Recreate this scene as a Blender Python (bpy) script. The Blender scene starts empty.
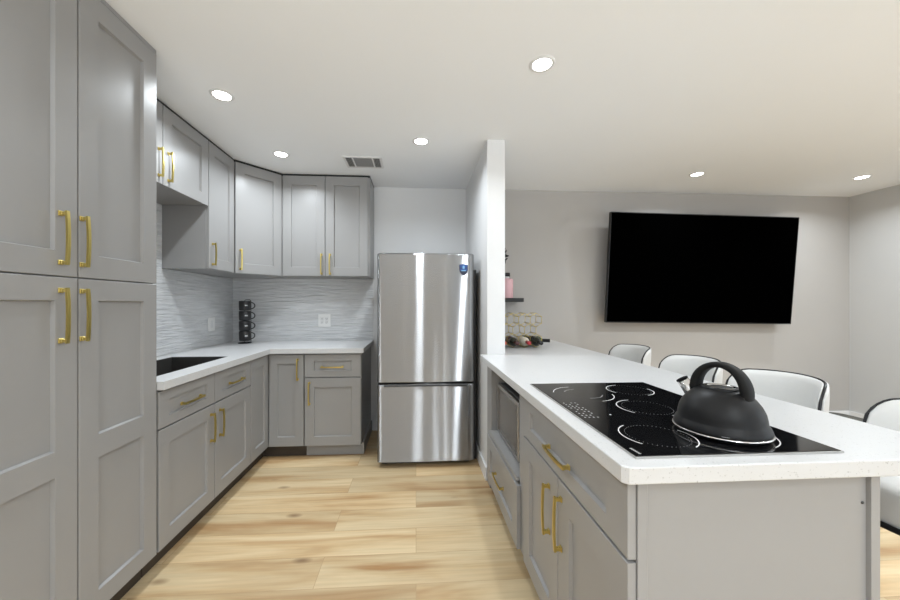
import bpy, bmesh, math, random
from mathutils import Vector, Matrix
random.seed(7)
PI = math.pi
R = math.radians
SC = bpy.context.scene
COL = SC.collection

# ------------------------------------------------------------------ camera
cd = bpy.data.cameras.new('camera')
cam = bpy.data.objects.new('camera', cd)
COL.objects.link(cam)
cam.location = (0, 0, 1.28)
cam.rotation_euler = (PI / 2, 0, -0.0626)
cd.sensor_width = 36
cd.lens = 348.96 / 900 * 36
cd.shift_x = (450 - 437.91) / 900
cd.shift_y = (304.16 - 300) / 900
cd.clip_start = 0.02
SC.camera = cam

# ------------------------------------------------------------------ world, light, exposure
w = bpy.data.worlds.new('sky')
SC.world = w
w.use_nodes = True
w.node_tree.nodes['Background'].inputs[0].default_value = (0.85, 0.93, 1.0, 1)
w.node_tree.nodes['Background'].inputs[1].default_value = 1.0
SC.view_settings.view_transform = 'Standard'
SC.view_settings.look = 'None'
SC.view_settings.gamma = 1
SC.view_settings.exposure = 0.0
SC.view_settings.use_curve_mapping = False
ZC = 2.47          # ceiling height
LAMP_W = 9.0      # each ceiling downlight
FILL_W = 66.0     # base power of the added fill lights out of view


def area(name, loc, rot, sx, sy, power, color=(1, 1, 1), shape='RECTANGLE', spread=PI):
    l = bpy.data.lights.new(name, 'AREA')
    l.shape = shape
    l.size = sx
    if shape in ('RECTANGLE', 'ELLIPSE'):
        l.size_y = sy
    l.energy = power
    l.color = color
    l.spread = spread
    o = bpy.data.objects.new(name, l)
    COL.objects.link(o)
    o.location = loc
    o.rotation_euler = rot
    return o


# added fill lights tilted up to brighten the ceiling, set at invented windows
area('added_fill_light', (3.1, -2.55, 1.4), (PI / 2 + .7, 0, 0), 2.6, 1.8, FILL_W * .5, (0.85, 0.93, 1.0), spread=math.radians(140))
area('added_fill_light', (-.35, -2.55, 1.4), (PI / 2 + .85, 0, 0), 2.2, 1.8, FILL_W * .7, (0.85, 0.93, 1.0), spread=math.radians(100))
area('added_fill_light', (4.72, -.3, 1.4), (PI / 2 + .6, 0, PI / 2), 2.9, 1.6, FILL_W * .3, (0.87, 0.94, 1.0), spread=math.radians(120))
LAMP_COL = (0.87, 0.943, 1.0)
SEEN_LAMPS = [(-1.102, 2.058), (-1.068, 2.838), (0.036, 2.548), (0.623, 1.693), (2.564, 3.036), (4.165, 3.011), (2.76, 1.71)]
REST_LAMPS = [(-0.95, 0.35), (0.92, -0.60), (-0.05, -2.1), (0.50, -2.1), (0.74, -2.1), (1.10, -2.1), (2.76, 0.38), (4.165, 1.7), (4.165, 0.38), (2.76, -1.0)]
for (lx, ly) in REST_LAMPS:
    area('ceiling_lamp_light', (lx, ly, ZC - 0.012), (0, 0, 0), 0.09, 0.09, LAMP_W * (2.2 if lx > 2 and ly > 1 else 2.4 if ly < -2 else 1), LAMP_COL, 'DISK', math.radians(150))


# ------------------------------------------------------------------ materials
def new_mat(name):
    m = bpy.data.materials.new(name)
    m.use_nodes = True
    nt = m.node_tree
    return m, nt, nt.nodes['Principled BSDF']


def N(nt, kind, **kw):
    n = nt.nodes.new(kind)
    for k, v in kw.items():
        setattr(n, k, v)
    return n


def L(nt, a, b):
    nt.links.new(a, b)


def sc(c):   # sRGB 0-255 -> linear
    return tuple(((v / 255) / 12.92 if v / 255 <= .04045 else ((v / 255 + .055) / 1.055) ** 2.4) for v in c) + (1,)


def simple(name, col, rough=.5, metal=0, var=.03, scale=30, bump=0, spec=.5, **kw):
    """plain finish with a faint procedural mottling"""
    m, nt, b = new_mat(name)
    tc = N(nt, 'ShaderNodeTexCoord')
    nz = N(nt, 'ShaderNodeTexNoise')
    nz.inputs['Scale'].default_value = scale
    nz.inputs['Detail'].default_value = 3
    L(nt, tc.outputs['Object'], nz.inputs['Vector'])
    mx = N(nt, 'ShaderNodeMix', data_type='RGBA')
    c = Vector(col[:3])
    mx.inputs['A'].default_value = tuple(c * (1 - var)) + (1,)
    mx.inputs['B'].default_value = tuple(c * (1 + var)) + (1,)
    L(nt, nz.outputs['Fac'], mx.inputs['Factor'])
    L(nt, mx.outputs['Result'], b.inputs['Base Color'])
    b.inputs['Roughness'].default_value = rough
    b.inputs['Metallic'].default_value = metal
    b.inputs['Specular IOR Level'].default_value = spec
    for k, v in kw.items():
        b.inputs[k].default_value = v
    if bump:
        bp = N(nt, 'ShaderNodeBump')
        bp.inputs['Strength'].default_value = bump
        bp.inputs['Distance'].default_value = .002
        L(nt, nz.outputs['Fac'], bp.inputs['Height'])
        L(nt, bp.outputs['Normal'], b.inputs['Normal'])
    return m


M = {}
M['ceiling'] = simple('ceiling_paint', (.865, .88, .895), .85, scale=3, var=.01, bump=.0)
M['wall'] = simple('white_wall_paint', (.70, .70, .70), .75, scale=4, var=.012)
M['wall_dining'] = simple('warm_grey_wall_paint', (.43, .41, .39), .6, scale=2, var=.02)
M['wall_right'] = simple('pale_grey_wall_paint', (.56, .555, .545), .6, scale=2, var=.02)
M['trim'] = simple('white_trim_paint', (.72, .72, .72), .4, var=.01)
M['cab'] = simple('grey_cabinet_paint', sc((146, 145, 144)), .36, var=.015, scale=6)
M['cab_in'] = simple('cabinet_interior', sc((130, 128, 125)), .6)
M['toe'] = simple('toe_kick_board', sc((62, 54, 46)), .6)  # dark brown board, darkened further for the shade of the toe recess
M['gold'] = simple('brushed_gold', (.62, .49, .16), .32, 1.0, var=.05, scale=80)
M['black'] = simple('matte_black', (.012, .012, .012), .5)
M['blackmetal'] = simple('black_metal', (.02, .02, .021), .3, .6)
M['chrome'] = simple('chrome', (.75, .75, .76), .12, 1.0, var=.01)
M['leather'] = simple('white_leather', (.62, .62, .61), .42, var=.02, scale=60, bump=.15)
M['darkgrey'] = simple('dark_grey', (.045, .045, .048), .55)
M['graphite'] = simple('graphite_sink', (.03, .028, .026), .45)
M['plastic'] = simple('white_plastic', (.80, .80, .79), .35, var=.01)
M['slot'] = simple('dark_slot', (.05, .05, .05), .6)
M['screen'] = simple('tv_screen', (.0003, .0003, .0003), .6, spec=0.0)
M['glass_top'] = simple('black_ceramic_glass', (.006, .006, .0065), .06, spec=.4)
M['print'] = simple('white_print', (.75, .75, .75), .4)
M['print_dim'] = simple('grey_print', (.33, .33, .33), .4)
M['kettle'] = simple('black_kettle_enamel', (.007, .007, .0075), .44, var=.05, spec=.22)
M['kettle_h'] = simple('black_kettle_handle', (.007, .007, .007), .6, spec=.2)
M['pink'] = simple('pink_liquid_bottle', (.72, .44, .47), .35)
M['mug'] = simple('black_mug', (.014, .014, .015), .35)
M['blue'] = simple('blue_badge', (.01, .06, .25), .4)
M['navy'] = simple('navy_badge', (.01, .016, .04), .4)
M['cyan'] = simple('pale_blue_print', (.25, .55, .85), .4)
M['mwglass'] = simple('microwave_glass', (.03, .025, .022), .12)
M['mwdoor'] = simple('microwave_door_glass', (.16, .145, .13), .18, .6)
M['bottle_dark'] = simple('dark_bottle_glass', (.012, .014, .010), .12)
M['bottle_green'] = simple('green_bottle_glass', (.06, .085, .03), .15)
M['bottle_pale'] = simple('pale_label_glass', (.55, .50, .42), .3)
M['red'] = simple('red_capsule', (.35, .02, .03), .35)
M['orange'] = simple('orange_capsule', (.45, .10, .05), .4)
M['maroon'] = simple('maroon_capsule', (.07, .02, .02), .4)
M['cream'] = simple('cream_label', (.65, .58, .45), .5)
M['twig'] = simple('dark_twig', (.02, .02, .018), .7)
M['cushion'] = simple('dark_olive_fabric', (.10, .098, .085), .9, var=.15, scale=120, bump=.3)
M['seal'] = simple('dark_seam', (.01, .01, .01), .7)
M['ventdark'] = simple('vent_dark', (.10, .10, .10), .7)

# lamp lens
m, nt, b = new_mat('lamp_lens')
b.inputs['Base Color'].default_value = (.9, .9, .9, 1)
b.inputs['Emission Color'].default_value = (1, .97, .93, 1)
b.inputs['Emission Strength'].default_value = 14
M['lens'] = m

# stainless steel: fine horizontal brushing
def steel(name, base, rough, aniso, rot, wob):
    m, nt, b = new_mat(name)
    tc = N(nt, 'ShaderNodeTexCoord')
    mp = N(nt, 'ShaderNodeMapping')
    mp.inputs['Scale'].default_value = (1.2, 1.2, 260)
    L(nt, tc.outputs['Object'], mp.inputs['Vector'])
    nz = N(nt, 'ShaderNodeTexNoise')
    nz.inputs['Scale'].default_value = 3
    L(nt, mp.outputs['Vector'], nz.inputs['Vector'])
    mx = N(nt, 'ShaderNodeMix', data_type='RGBA')
    c = Vector(base)
    mx.inputs['A'].default_value = tuple(c * .96) + (1,)
    mx.inputs['B'].default_value = tuple(c * 1.04) + (1,)
    L(nt, nz.outputs['Fac'], mx.inputs['Factor'])
    gl = N(nt, 'ShaderNodeBsdfAnisotropic', distribution='GGX')
    L(nt, mx.outputs['Result'], gl.inputs['Color'])
    gl.inputs['Roughness'].default_value = rough
    gl.inputs['Anisotropy'].default_value = aniso
    gl.inputs['Rotation'].default_value = rot
    L(nt, gl.outputs[0], nt.nodes['Material Output'].inputs['Surface'])
    b = gl
    tg = N(nt, 'ShaderNodeTangent', direction_type='RADIAL', axis='Z')
    L(nt, tg.outputs['Tangent'], b.inputs['Tangent'])
    # gentle waviness of the pressed sheet
    mp2 = N(nt, 'ShaderNodeMapping')
    mp2.inputs['Scale'].default_value = (9, 9, .7)
    L(nt, tc.outputs['Object'], mp2.inputs['Vector'])
    n2 = N(nt, 'ShaderNodeTexNoise')
    n2.inputs['Scale'].default_value = 1.0
    n2.inputs['Detail'].default_value = 1
    L(nt, mp2.outputs['Vector'], n2.inputs['Vector'])
    bp = N(nt, 'ShaderNodeBump')
    bp.inputs['Strength'].default_value = wob
    bp.inputs['Distance'].default_value = .01
    L(nt, n2.outputs['Fac'], bp.inputs['Height'])
    L(nt, bp.outputs['Normal'], b.inputs['Normal'])
    return m


M['steel'] = steel('brushed_stainless', (.385, .39, .40), .25, .895, 0.0, .06)
M['steel_plain'] = simple('stainless', (.55, .54, .53), .3, 1.0)

# quartz countertop with fine grey specks
m, nt, b = new_mat('white_quartz')
tc = N(nt, 'ShaderNodeTexCoord')
vz = N(nt, 'ShaderNodeTexNoise')
vz.inputs['Scale'].default_value = 190
vz.inputs['Detail'].default_value = 2
L(nt, tc.outputs['Object'], vz.inputs['Vector'])
cr = N(nt, 'ShaderNodeValToRGB')
cr.color_ramp.elements[0].position = .26
cr.color_ramp.elements[0].color = (.34, .335, .33, 1)
cr.color_ramp.elements[1].position = .35
cr.color_ramp.elements[1].color = (.56, .56, .56, 1)
L(nt, vz.outputs['Fac'], cr.inputs['Fac'])
L(nt, cr.outputs['Color'], b.inputs['Base Color'])
b.inputs['Roughness'].default_value = .28
M['quartz'] = m

# plank floor, boards running along X
m, nt, b = new_mat('oak_plank_floor')
tc = N(nt, 'ShaderNodeTexCoord')
br = N(nt, 'ShaderNodeTexBrick')
br.offset = .37
br.offset_frequency = 2
br.inputs['Color1'].default_value = (0, 0, 0, 1)
br.inputs['Color2'].default_value = (1, 1, 1, 1)
br.inputs['Mortar'].default_value = (.5, .5, .5, 1)
br.inputs['Scale'].default_value = 1
br.inputs['Mortar Size'].default_value = .0012
br.inputs['Mortar Smooth'].default_value = .1
br.inputs['Bias'].default_value = 0
br.inputs['Brick Width'].default_value = 1.25
br.inputs['Row Height'].default_value = .2
L(nt, tc.outputs['Object'], br.inputs['Vector'])
sep = N(nt, 'ShaderNodeSeparateColor')
L(nt, br.outputs['Color'], sep.inputs['Color'])
# grain, shifted for every board
sx = N(nt, 'ShaderNodeSeparateXYZ')
L(nt, tc.outputs['Object'], sx.inputs['Vector'])
mul = N(nt, 'ShaderNodeMath', operation='MULTIPLY')
mul.inputs[1].default_value = 37.0
L(nt, sep.outputs['Red'], mul.inputs[0])
cb = N(nt, 'ShaderNodeCombineXYZ')
L(nt, sx.outputs['X'], cb.inputs['X'])
L(nt, sx.outputs['Y'], cb.inputs['Y'])
L(nt, mul.outputs[0], cb.inputs['Z'])
mpa = N(nt, 'ShaderNodeMapping')
mpa.inputs['Scale'].default_value = (1.1, 8.5, 1)
L(nt, cb.outputs['Vector'], mpa.inputs['Vector'])
g1 = N(nt, 'ShaderNodeTexNoise')
g1.inputs['Scale'].default_value = 1.0
g1.inputs['Detail'].default_value = 4
g1.inputs['Distortion'].default_value = .5
L(nt, mpa.outputs['Vector'], g1.inputs['Vector'])
mpb = N(nt, 'ShaderNodeMapping')
mpb.inputs['Scale'].default_value = (3.0, 70, 1)
L(nt, cb.outputs['Vector'], mpb.inputs['Vector'])
g2 = N(nt, 'ShaderNodeTexNoise')
g2.inputs['Scale'].default_value = 1.0
g2.inputs['Detail'].default_value = 3
L(nt, mpb.outputs['Vector'], g2.inputs['Vector'])
r1 = N(nt, 'ShaderNodeValToRGB')
e = r1.color_ramp.elements
e[0].position = .30
e[0].color = sc((168, 128, 84))
e[1].position = .62
e[1].color = sc((210, 188, 150))
e2 = r1.color_ramp.elements.new(.46)
e2.color = sc((195, 167, 126))
L(nt, g1.outputs['Fac'], r1.inputs['Fac'])
mA = N(nt, 'ShaderNodeMix', data_type='RGBA', blend_type='MULTIPLY')
mA.inputs['Factor'].default_value = 1
rr = N(nt, 'ShaderNodeMapRange')
rr.inputs['From Min'].default_value = .3
rr.inputs['From Max'].default_value = .7
rr.inputs['To Min'].default_value = .90
rr.inputs['To Max'].default_value = 1.04
L(nt, g2.outputs['Fac'], rr.inputs['Value'])
L(nt, r1.outputs['Color'], mA.inputs['A'])
L(nt, rr.outputs['Result'], mA.inputs['B'])
# tone of each board
rt = N(nt, 'ShaderNodeMapRange')
rt.inputs['To Min'].default_value = .80
rt.inputs['To Max'].default_value = 1.10
L(nt, sep.outputs['Red'], rt.inputs['Value'])
mB = N(nt, 'ShaderNodeMix', data_type='RGBA', blend_type='MULTIPLY')
mB.inputs['Factor'].default_value = 1
L(nt, mA.outputs['Result'], mB.inputs['A'])
L(nt, rt.outputs['Result'], mB.inputs['B'])
# knots
mpk = N(nt, 'ShaderNodeMapping')
mpk.inputs['Scale'].default_value = (2.1, 4.6, 1)
L(nt, cb.outputs['Vector'], mpk.inputs['Vector'])
vk = N(nt, 'ShaderNodeTexVoronoi')
vk.inputs['Scale'].default_value = 1.0
L(nt, mpk.outputs['Vector'], vk.inputs['Vector'])
rk = N(nt, 'ShaderNodeMapRange')
rk.inputs['From Min'].default_value = .02
rk.inputs['From Max'].default_value = .125
rk.inputs['To Min'].default_value = .88
rk.inputs['To Max'].default_value = 0
L(nt, vk.outputs['Distance'], rk.inputs['Value'])
mC = N(nt, 'ShaderNodeMix', data_type='RGBA')
mC.inputs['B'].default_value = sc((98, 64, 36))
L(nt, rk.outputs['Result'], mC.inputs['Factor'])
L(nt, mB.outputs['Result'], mC.inputs['A'])
mD = N(nt, 'ShaderNodeMix', data_type='RGBA')
mD.inputs['B'].default_value = sc((140, 108, 72))
fm = N(nt, 'ShaderNodeMath', operation='MULTIPLY')
fm.inputs[1].default_value = .6
L(nt, br.outputs['Fac'], fm.inputs[0])
L(nt, fm.outputs[0], mD.inputs['Factor'])
L(nt, mC.outputs['Result'], mD.inputs['A'])
L(nt, mD.outputs['Result'], b.inputs['Base Color'])
b.inputs['Roughness'].default_value = .42
M['floor'] = m

# rippled white splash tile; the axis argument is the direction along the wall
def ripple(name):
    m, nt, b = new_mat(name)
    tc = N(nt, 'ShaderNodeTexCoord')
    mp = N(nt, 'ShaderNodeMapping')
    mp.inputs['Scale'].default_value = (4.5, 4.5, 62)
    L(nt, tc.outputs['Object'], mp.inputs['Vector'])
    nz = N(nt, 'ShaderNodeTexNoise')
    nz.inputs['Scale'].default_value = 1.0
    nz.inputs['Detail'].default_value = 2
    nz.inputs['Distortion'].default_value = .6
    L(nt, mp.outputs['Vector'], nz.inputs['Vector'])
    mx = N(nt, 'ShaderNodeMix', data_type='RGBA')
    mx.inputs['A'].default_value = (.48, .49, .50, 1)  # ripple shading put into the colour: hollows darker, crests lighter
    mx.inputs['B'].default_value = (.82, .825, .835, 1)
    L(nt, nz.outputs['Fac'], mx.inputs['Factor'])
    L(nt, mx.outputs['Result'], b.inputs['Base Color'])
    bp = N(nt, 'ShaderNodeBump')
    bp.inputs['Strength'].default_value = 1.0
    bp.inputs['Distance'].default_value = .02
    L(nt, nz.outputs['Fac'], bp.inputs['Height'])
    L(nt, bp.outputs['Normal'], b.inputs['Normal'])
    b.inputs['Roughness'].default_value = .35
    return m


M['tile'] = ripple('rippled_tile')


# ------------------------------------------------------------------ mesh helpers
class B:
    """collects geometry in world (or local) coordinates; build() links it as ONE mesh object"""

    def __init__(self):
        self.bm = bmesh.new()

    def quad(self, pts, mi=0):
        f = self.bm.faces.new([self.bm.verts.new(p) for p in pts])
        f.material_index = mi
        return f

    def box(self, x0, x1, y0, y1, z0, z1, bev=0.0, seg=1, mi=0):
        t = bmesh.new()
        vs = [t.verts.new((x, y, z)) for x in (x0, x1) for y in (y0, y1) for z in (z0, z1)]
        for q in ((0, 1, 3, 2), (4, 6, 7, 5), (0, 4, 5, 1), (2, 3, 7, 6), (0, 2, 6, 4), (1, 5, 7, 3)):
            t.faces.new([vs[i] for i in q])
        if bev:
            bmesh.ops.bevel(t, geom=list(t.edges), offset=bev, segments=seg, profile=.5, affect='EDGES')
        self.add(t, mi)
        return self

    def add(self, t, mi=0, mat=None):
        t.normal_update()
        mp = {}
        for v in t.verts:
            mp[v] = self.bm.verts.new(mat @ v.co if mat else v.co)
        for f in t.faces:
            try:
                nf = self.bm.faces.new([mp[v] for v in f.verts])
                nf.smooth = f.smooth
                nf.material_index = mi
            except ValueError:
                pass
        t.free()
        return self

    def lathe(self, prof, cx=0, cy=0, seg=40, mat=None, mi=0, smooth=True):
        t = bmesh.new()
        rings = []
        for r, z in prof:
            if r < 1e-6:
                rings.append([t.verts.new((cx, cy, z))])
            else:
                rings.append([t.verts.new((cx + r * math.cos(2 * PI * i / seg), cy + r * math.sin(2 * PI * i / seg), z)) for i in range(seg)])
        for a, b2 in zip(rings, rings[1:]):
            for i in range(seg):
                j = (i + 1) % seg
                if len(a) == 1 and len(b2) == 1:
                    continue
                if len(a) == 1:
                    f = t.faces.new((a[0], b2[j], b2[i]))
                elif len(b2) == 1:
                    f = t.faces.new((a[i], a[j], b2[0]))
                else:
                    f = t.faces.new((a[i], a[j], b2[j], b2[i]))
                f.smooth = smooth
        bmesh.ops.recalc_face_normals(t, faces=t.faces)
        return self.add(t, mi, mat)

    def tube(self, pts, r, seg=10, closed=False, mi=0, up=None, flat=1.0):
        """round (or flattened) tube along points"""
        t = bmesh.new()
        P = [Vector(p) for p in pts]
        n = len(P)
        rings = []
        prev = None
        for i in range(n):
            if closed:
                d = P[(i + 1) % n] - P[i - 1]
            else:
                d = P[min(i + 1, n - 1)] - P[max(i - 1, 0)]
            d.normalize()
            if up is not None:
                a = d.cross(Vector(up))
            elif prev is None:
                a = d.cross(Vector((0, 0, 1)))
                if a.length < .1:
                    a = d.cross(Vector((1, 0, 0)))
            else:
                a = prev - d * prev.dot(d)
            a.normalize()
            prev = a
            c = a.cross(d)
            rr = r[i] if isinstance(r, (list, tuple)) else r
            rings.append([t.verts.new(P[i] + a * rr * math.cos(2 * PI * k / seg) + c * rr * flat * math.sin(2 * PI * k / seg)) for k in range(seg)])
        m_ = n if closed else n - 1
        for i in range(m_):
            A, Bq = rings[i], rings[(i + 1) % n]
            for k in range(seg):
                f = t.faces.new((A[k], A[(k + 1) % seg], Bq[(k + 1) % seg], Bq[k]))
                f.smooth = True
        if not closed:
            t.faces.new(rings[0])
            t.faces.new(rings[-1])
        bmesh.ops.recalc_face_normals(t, faces=t.faces)
        return self.add(t, mi)

    def prism(self, poly, z0, z1, bev=0, mi=0):
        """polygon in XY extruded in Z"""
        t = bmesh.new()
        lo = [t.verts.new((x, y, z0)) for x, y in poly]
        hi = [t.verts.new((x, y, z1)) for x, y in poly]
        n = len(poly)
        t.faces.new(lo)
        t.faces.new(hi)
        for i in range(n):
            t.faces.new((lo[i], lo[(i + 1) % n], hi[(i + 1) % n], hi[i]))
        bmesh.ops.recalc_face_normals(t, faces=t.faces)
        if bev:
            ed = [e for e in t.edges if abs(e.verts[0].co.z - e.verts[1].co.z) < 1e-6]
            bmesh.ops.bevel(t, geom=ed, offset=bev, segments=2, profile=.5, affect='EDGES')
        return self.add(t, mi)

    def build(self, name, mats, parent=None, origin=None, recalc=False):
        me = bpy.data.meshes.new(name)
        if recalc:
            bmesh.ops.recalc_face_normals(self.bm, faces=self.bm.faces)
        off = Vector(origin) if origin is not None else (Vector(parent['_o']) if parent is not None else Vector((0, 0, 0)))
        if off.length > 0:
            bmesh.ops.translate(self.bm, verts=self.bm.verts, vec=-off)
        self.bm.to_mesh(me)
        self.bm.free()
        o = bpy.data.objects.new(name, me)
        for mm in (mats if isinstance(mats, list) else [mats]):
            me.materials.append(mm)
        COL.objects.link(o)
        if parent is not None:
            o.parent = parent
            o['_o'] = tuple(off)
        else:
            o.location = off
            o['_o'] = tuple(off)
        return o


def tag(o, label, cat, group=None):
    o['label'] = label
    o['category'] = cat
    if group:
        o['group'] = group
    return o


def thing(name, loc, label, cat, group=None):
    o = bpy.data.objects.new(name, None)
    o.empty_display_size = .05
    COL.objects.link(o)
    o.location = loc
    o['_o'] = tuple(loc)
    return tag(o, label, cat, group)


def struct(name, b, mat, label=None):
    o = b.build(name, mat)
    o['kind'] = 'structure'
    if label:
        o['label'] = label
    return o


def copy_thing(root, loc, label, rz=None):
    r = root.copy()
    COL.objects.link(r)
    r.location = loc
    if rz is not None:
        r.rotation_euler = (0, 0, rz)
    r['label'] = label
    for ch in list(root.children):
        c = ch.copy()
        COL.objects.link(c)
        c.parent = r
        for g in list(ch.children):
            d = g.copy()
            COL.objects.link(d)
            d.parent = c
    return r


class Face:
    """a vertical plane: origin o, a runs along u, n points out of the front, z is up"""

    def __init__(self, o, u, n):
        self.o, self.u, self.n = Vector(o), Vector(u).normalized(), Vector(n).normalized()

    def p(self, a, n, z):
        return self.o + self.u * a + self.n * n + Vector((0, 0, z))

    def mat(self):
        m = Matrix.Identity(4)
        for i in range(3):
            m[i][0], m[i][1], m[i][2], m[i][3] = self.u[i], self.n[i], (0, 0, 1)[i], self.o[i]
        return m


def shaker(F, a0, a1, z0, z1, panels, th=.02, rec=.012, sl=.004):
    """shaker front; panels = list of (pa0, pa1, pz0, pz1) recesses stacked in z"""
    b = B()
    c = .0015
    q = lambda *pts: b.quad([F.p(*p) for p in pts])
    A0, A1, Z0, Z1 = a0 + c, a1 - c, z0 + c, z1 - c
    # sides, back
    q((a0, 0, z0), (a0, th - c, z0), (a0, th - c, z1), (a0, 0, z1))
    q((a1, 0, z0), (a1, 0, z1), (a1, th - c, z1), (a1, th - c, z0))
    q((a0, 0, z0), (a1, 0, z0), (a1, th - c, z0), (a0, th - c, z0))
    q((a0, 0, z1), (a0, th - c, z1), (a1, th - c, z1), (a1, 0, z1))
    q((a0, 0, z0), (a0, 0, z1), (a1, 0, z1), (a1, 0, z0))
    # arris
    o = [(a0, th - c, z0), (a1, th - c, z0), (a1, th - c, z1), (a0, th - c, z1)]
    i_ = [(A0, th, Z0), (A1, th, Z0), (A1, th, Z1), (A0, th, Z1)]
    for k in range(4):
        j = (k + 1) % 4
        q(o[k], o[j], i_[j], i_[k])
    pa0, pa1 = panels[0][0], panels[0][1]
    q((A0, th, Z0), (pa0, th, Z0), (pa0, th, Z1), (A0, th, Z1))
    q((pa1, th, Z0), (A1, th, Z0), (A1, th, Z1), (pa1, th, Z1))
    zs = [Z0]
    for p in panels:
        zs += [p[2], p[3]]
    zs.append(Z1)
    for k in range(0, len(zs), 2):
        q((pa0, th, zs[k]), (pa1, th, zs[k]), (pa1, th, zs[k + 1]), (pa0, th, zs[k + 1]))
    for (x0, x1, y0, y1) in panels:
        o = [(x0, th, y0), (x1, th, y0), (x1, th, y1), (x0, th, y1)]
        i_ = [(x0 + sl, th - rec, y0 + sl), (x1 - sl, th - rec, y0 + sl), (x1 - sl, th - rec, y1 - sl), (x0 + sl, th - rec, y1 - sl)]
        for k in range(4):
            j = (k + 1) % 4
            q(o[k], o[j], i_[j], i_[k])
        q(*i_)
    return b


def handle(F, ac, zc, length, vertical, parent, th=.02, s=1.0):
    """gold bar pull: square flared feet, short necks and a bowed rectangular bar"""
    b = B()
    h = length / 2
    m = F.mat()

    def bx(al0, al1, n0, n1, cr0, cr1, bev=.0008):
        t = B()
        if vertical:
            t.box(ac + cr0, ac + cr1, n0, n1, zc + al0, zc + al1, bev)
        else:
            t.box(ac + al0, ac + al1, n0, n1, zc + cr0, zc + cr1, bev)
        b.add(t.bm, 0, m)
    f = .0085 * s
    for sg in (-1, 1):
        c0 = sg * (h - .009 * s)
        bx(c0 - f, c0 + f, th, th + .004, -f, f)
        bx(c0 - f * .72, c0 + f * .72, th + .004, th + .010, -f * .72, f * .72)
        bx(c0 - .0055 * s, c0 + .0055 * s, th + .010, th + .020 * s, -.0055 * s, .0055 * s)
    # bar in three lengths, slightly bowed outwards
    nseg = 8
    P0 = []
    for k in range(nseg + 1):
        t = -1 + 2 * k / nseg
        P0.append((t * h, th + .019 * s + .004 * s * (1 - t * t)))
    for k in range(nseg):
        (l0, n0), (l1, n1) = P0[k], P0[k + 1]
        wv, hv = .0052 * s, .0075 * s
        pts = []
        for (l, n) in ((l0, n0), (l1, n1)):
            for (cr, dn) in ((-wv, 0), (wv, 0), (wv, hv), (-wv, hv)):
                pts.append(F.p(ac + cr, n + dn, zc + l) if vertical else F.p(ac + l, n + dn, zc + cr))
        for i in range(4):
            j = (i + 1) % 4
            b.quad([pts[i], pts[j], pts[4 + j], pts[4 + i]])
        if k == 0:
            b.quad(pts[3::-1])
        if k == nseg - 1:
            b.quad(pts[4:])
    o = b.build('handle', M['gold'], parent, recalc=True)
    return o


G = .0025   # half of the gap between two fronts


def door(F, root, a0, a1, z0, z1, rail=.075, split=None, name='door', hd=None, railz=None, s=1.0, hlen=.172):
    """a shaker front with an optional handle: hd = (a, z, vertical)"""
    rz = railz or rail
    a0, a1, z0, z1 = a0 + G, a1 - G, z0 + G, z1 - G
    if split:
        pans = [(a0 + rail, a1 - rail, z0 + rz, split[0]), (a0 + rail, a1 - rail, split[1], z1 - rz)]
    else:
        pans = [(a0 + rail, a1 - rail, z0 + rz, z1 - rz)]
    o = shaker(F, a0, a1, z0, z1, pans).build(name, M['cab'], root)
    if hd:
        handle(F, hd[0], hd[1], hlen, hd[2], o, s=s)
    return o


XL, YB = -1.82, 3.58          # left wall, back wall
XR, YR = 4.80, -2.60          # right wall, rear wall
XF = -1.21                    # door face of the left run
YF = 2.944                    # door face of the back run

# ------------------------------------------------------------------ setting
b = B(); b.box(XL - .1, XR + .1, YR - .1, YB + .1, -.08, 0); struct('floor', b, M['floor'])
b = B(); b.box(XL - .1, XR + .1, YR - .1, YB + .1, ZC, ZC + .08); struct('ceiling', b, M['ceiling'])
b = B(); b.box(XL - .1, XL, YR, YB, 0, ZC); struct('wall_left', b, M['wall'])
b = B(); b.box(XL - .1, .58, YB, YB + .1, 0, ZC); struct('wall_back', b, M['wall'])
b = B(); b.box(.58, XR + .1, YB, YB + .1, 0, ZC); struct('wall_back_dining', b, M['wall_dining'])
b = B()
b.box(XR, XR + .1, YR, -1.8, 0, ZC)
b.box(XR, XR + .1, 1.2, YB, 0, ZC)
b.box(XR, XR + .1, -1.8, 1.2, 0, .5)
b.box(XR, XR + .1, -1.8, 1.2, 2.3, ZC)
struct('wall_right', b, M['wall_right'])  # unseen opening added for the right-hand fill light
b = B()
for y in (-1.8, -.325, 1.15):
    b.box(XR + .03, XR + .08, y, y + .05, .5, 2.3)
for z in (.5, 2.25):
    b.box(XR + .03, XR + .08, -1.8, 1.2, z, z + .05)
struct('added_window_2', b, M['trim'])  # unseen window frame, added with the opening on this side
b = B(); b.box(.515, .645, 2.50, YB, 0, ZC); struct('wall_middle', b, M['trim'])
# rear wall; its two window openings are added for the fill lights
b = B()
b.box(XL - .1, -1.5, YR - .1, YR, 0, ZC)
b.box(.8, 1.75, YR - .1, YR, 0, ZC)
b.box(-1.5, .8, YR - .1, YR, 0, .42)
b.box(-1.5, .8, YR - .1, YR, 2.38, ZC)
b.box(4.45, XR + .1, YR - .1, YR, 0, ZC)
b.box(1.75, 4.45, YR - .1, YR, 0, .42)
b.box(1.75, 4.45, YR - .1, YR, 2.38, ZC)
struct('wall_rear', b, M['wall'])
b = B()
for x in (1.75, 3.075, 4.40):
    b.box(x, x + .05, YR - .08, YR - .03, .42, 2.38)
for z in (.42, 2.33):
    b.box(1.75, 4.45, YR - .08, YR - .03, z, z + .05)
struct('added_window_1', b, M['trim'])  # unseen frame added around the dining-side fill light
b = B()
for x in (-1.5, -.375, .75):
    b.box(x, x + .05, YR - .08, YR - .03, .42, 2.38)
for z in (.42, 2.33):
    b.box(-1.5, .8, YR - .08, YR - .03, z, z + .05)
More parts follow.
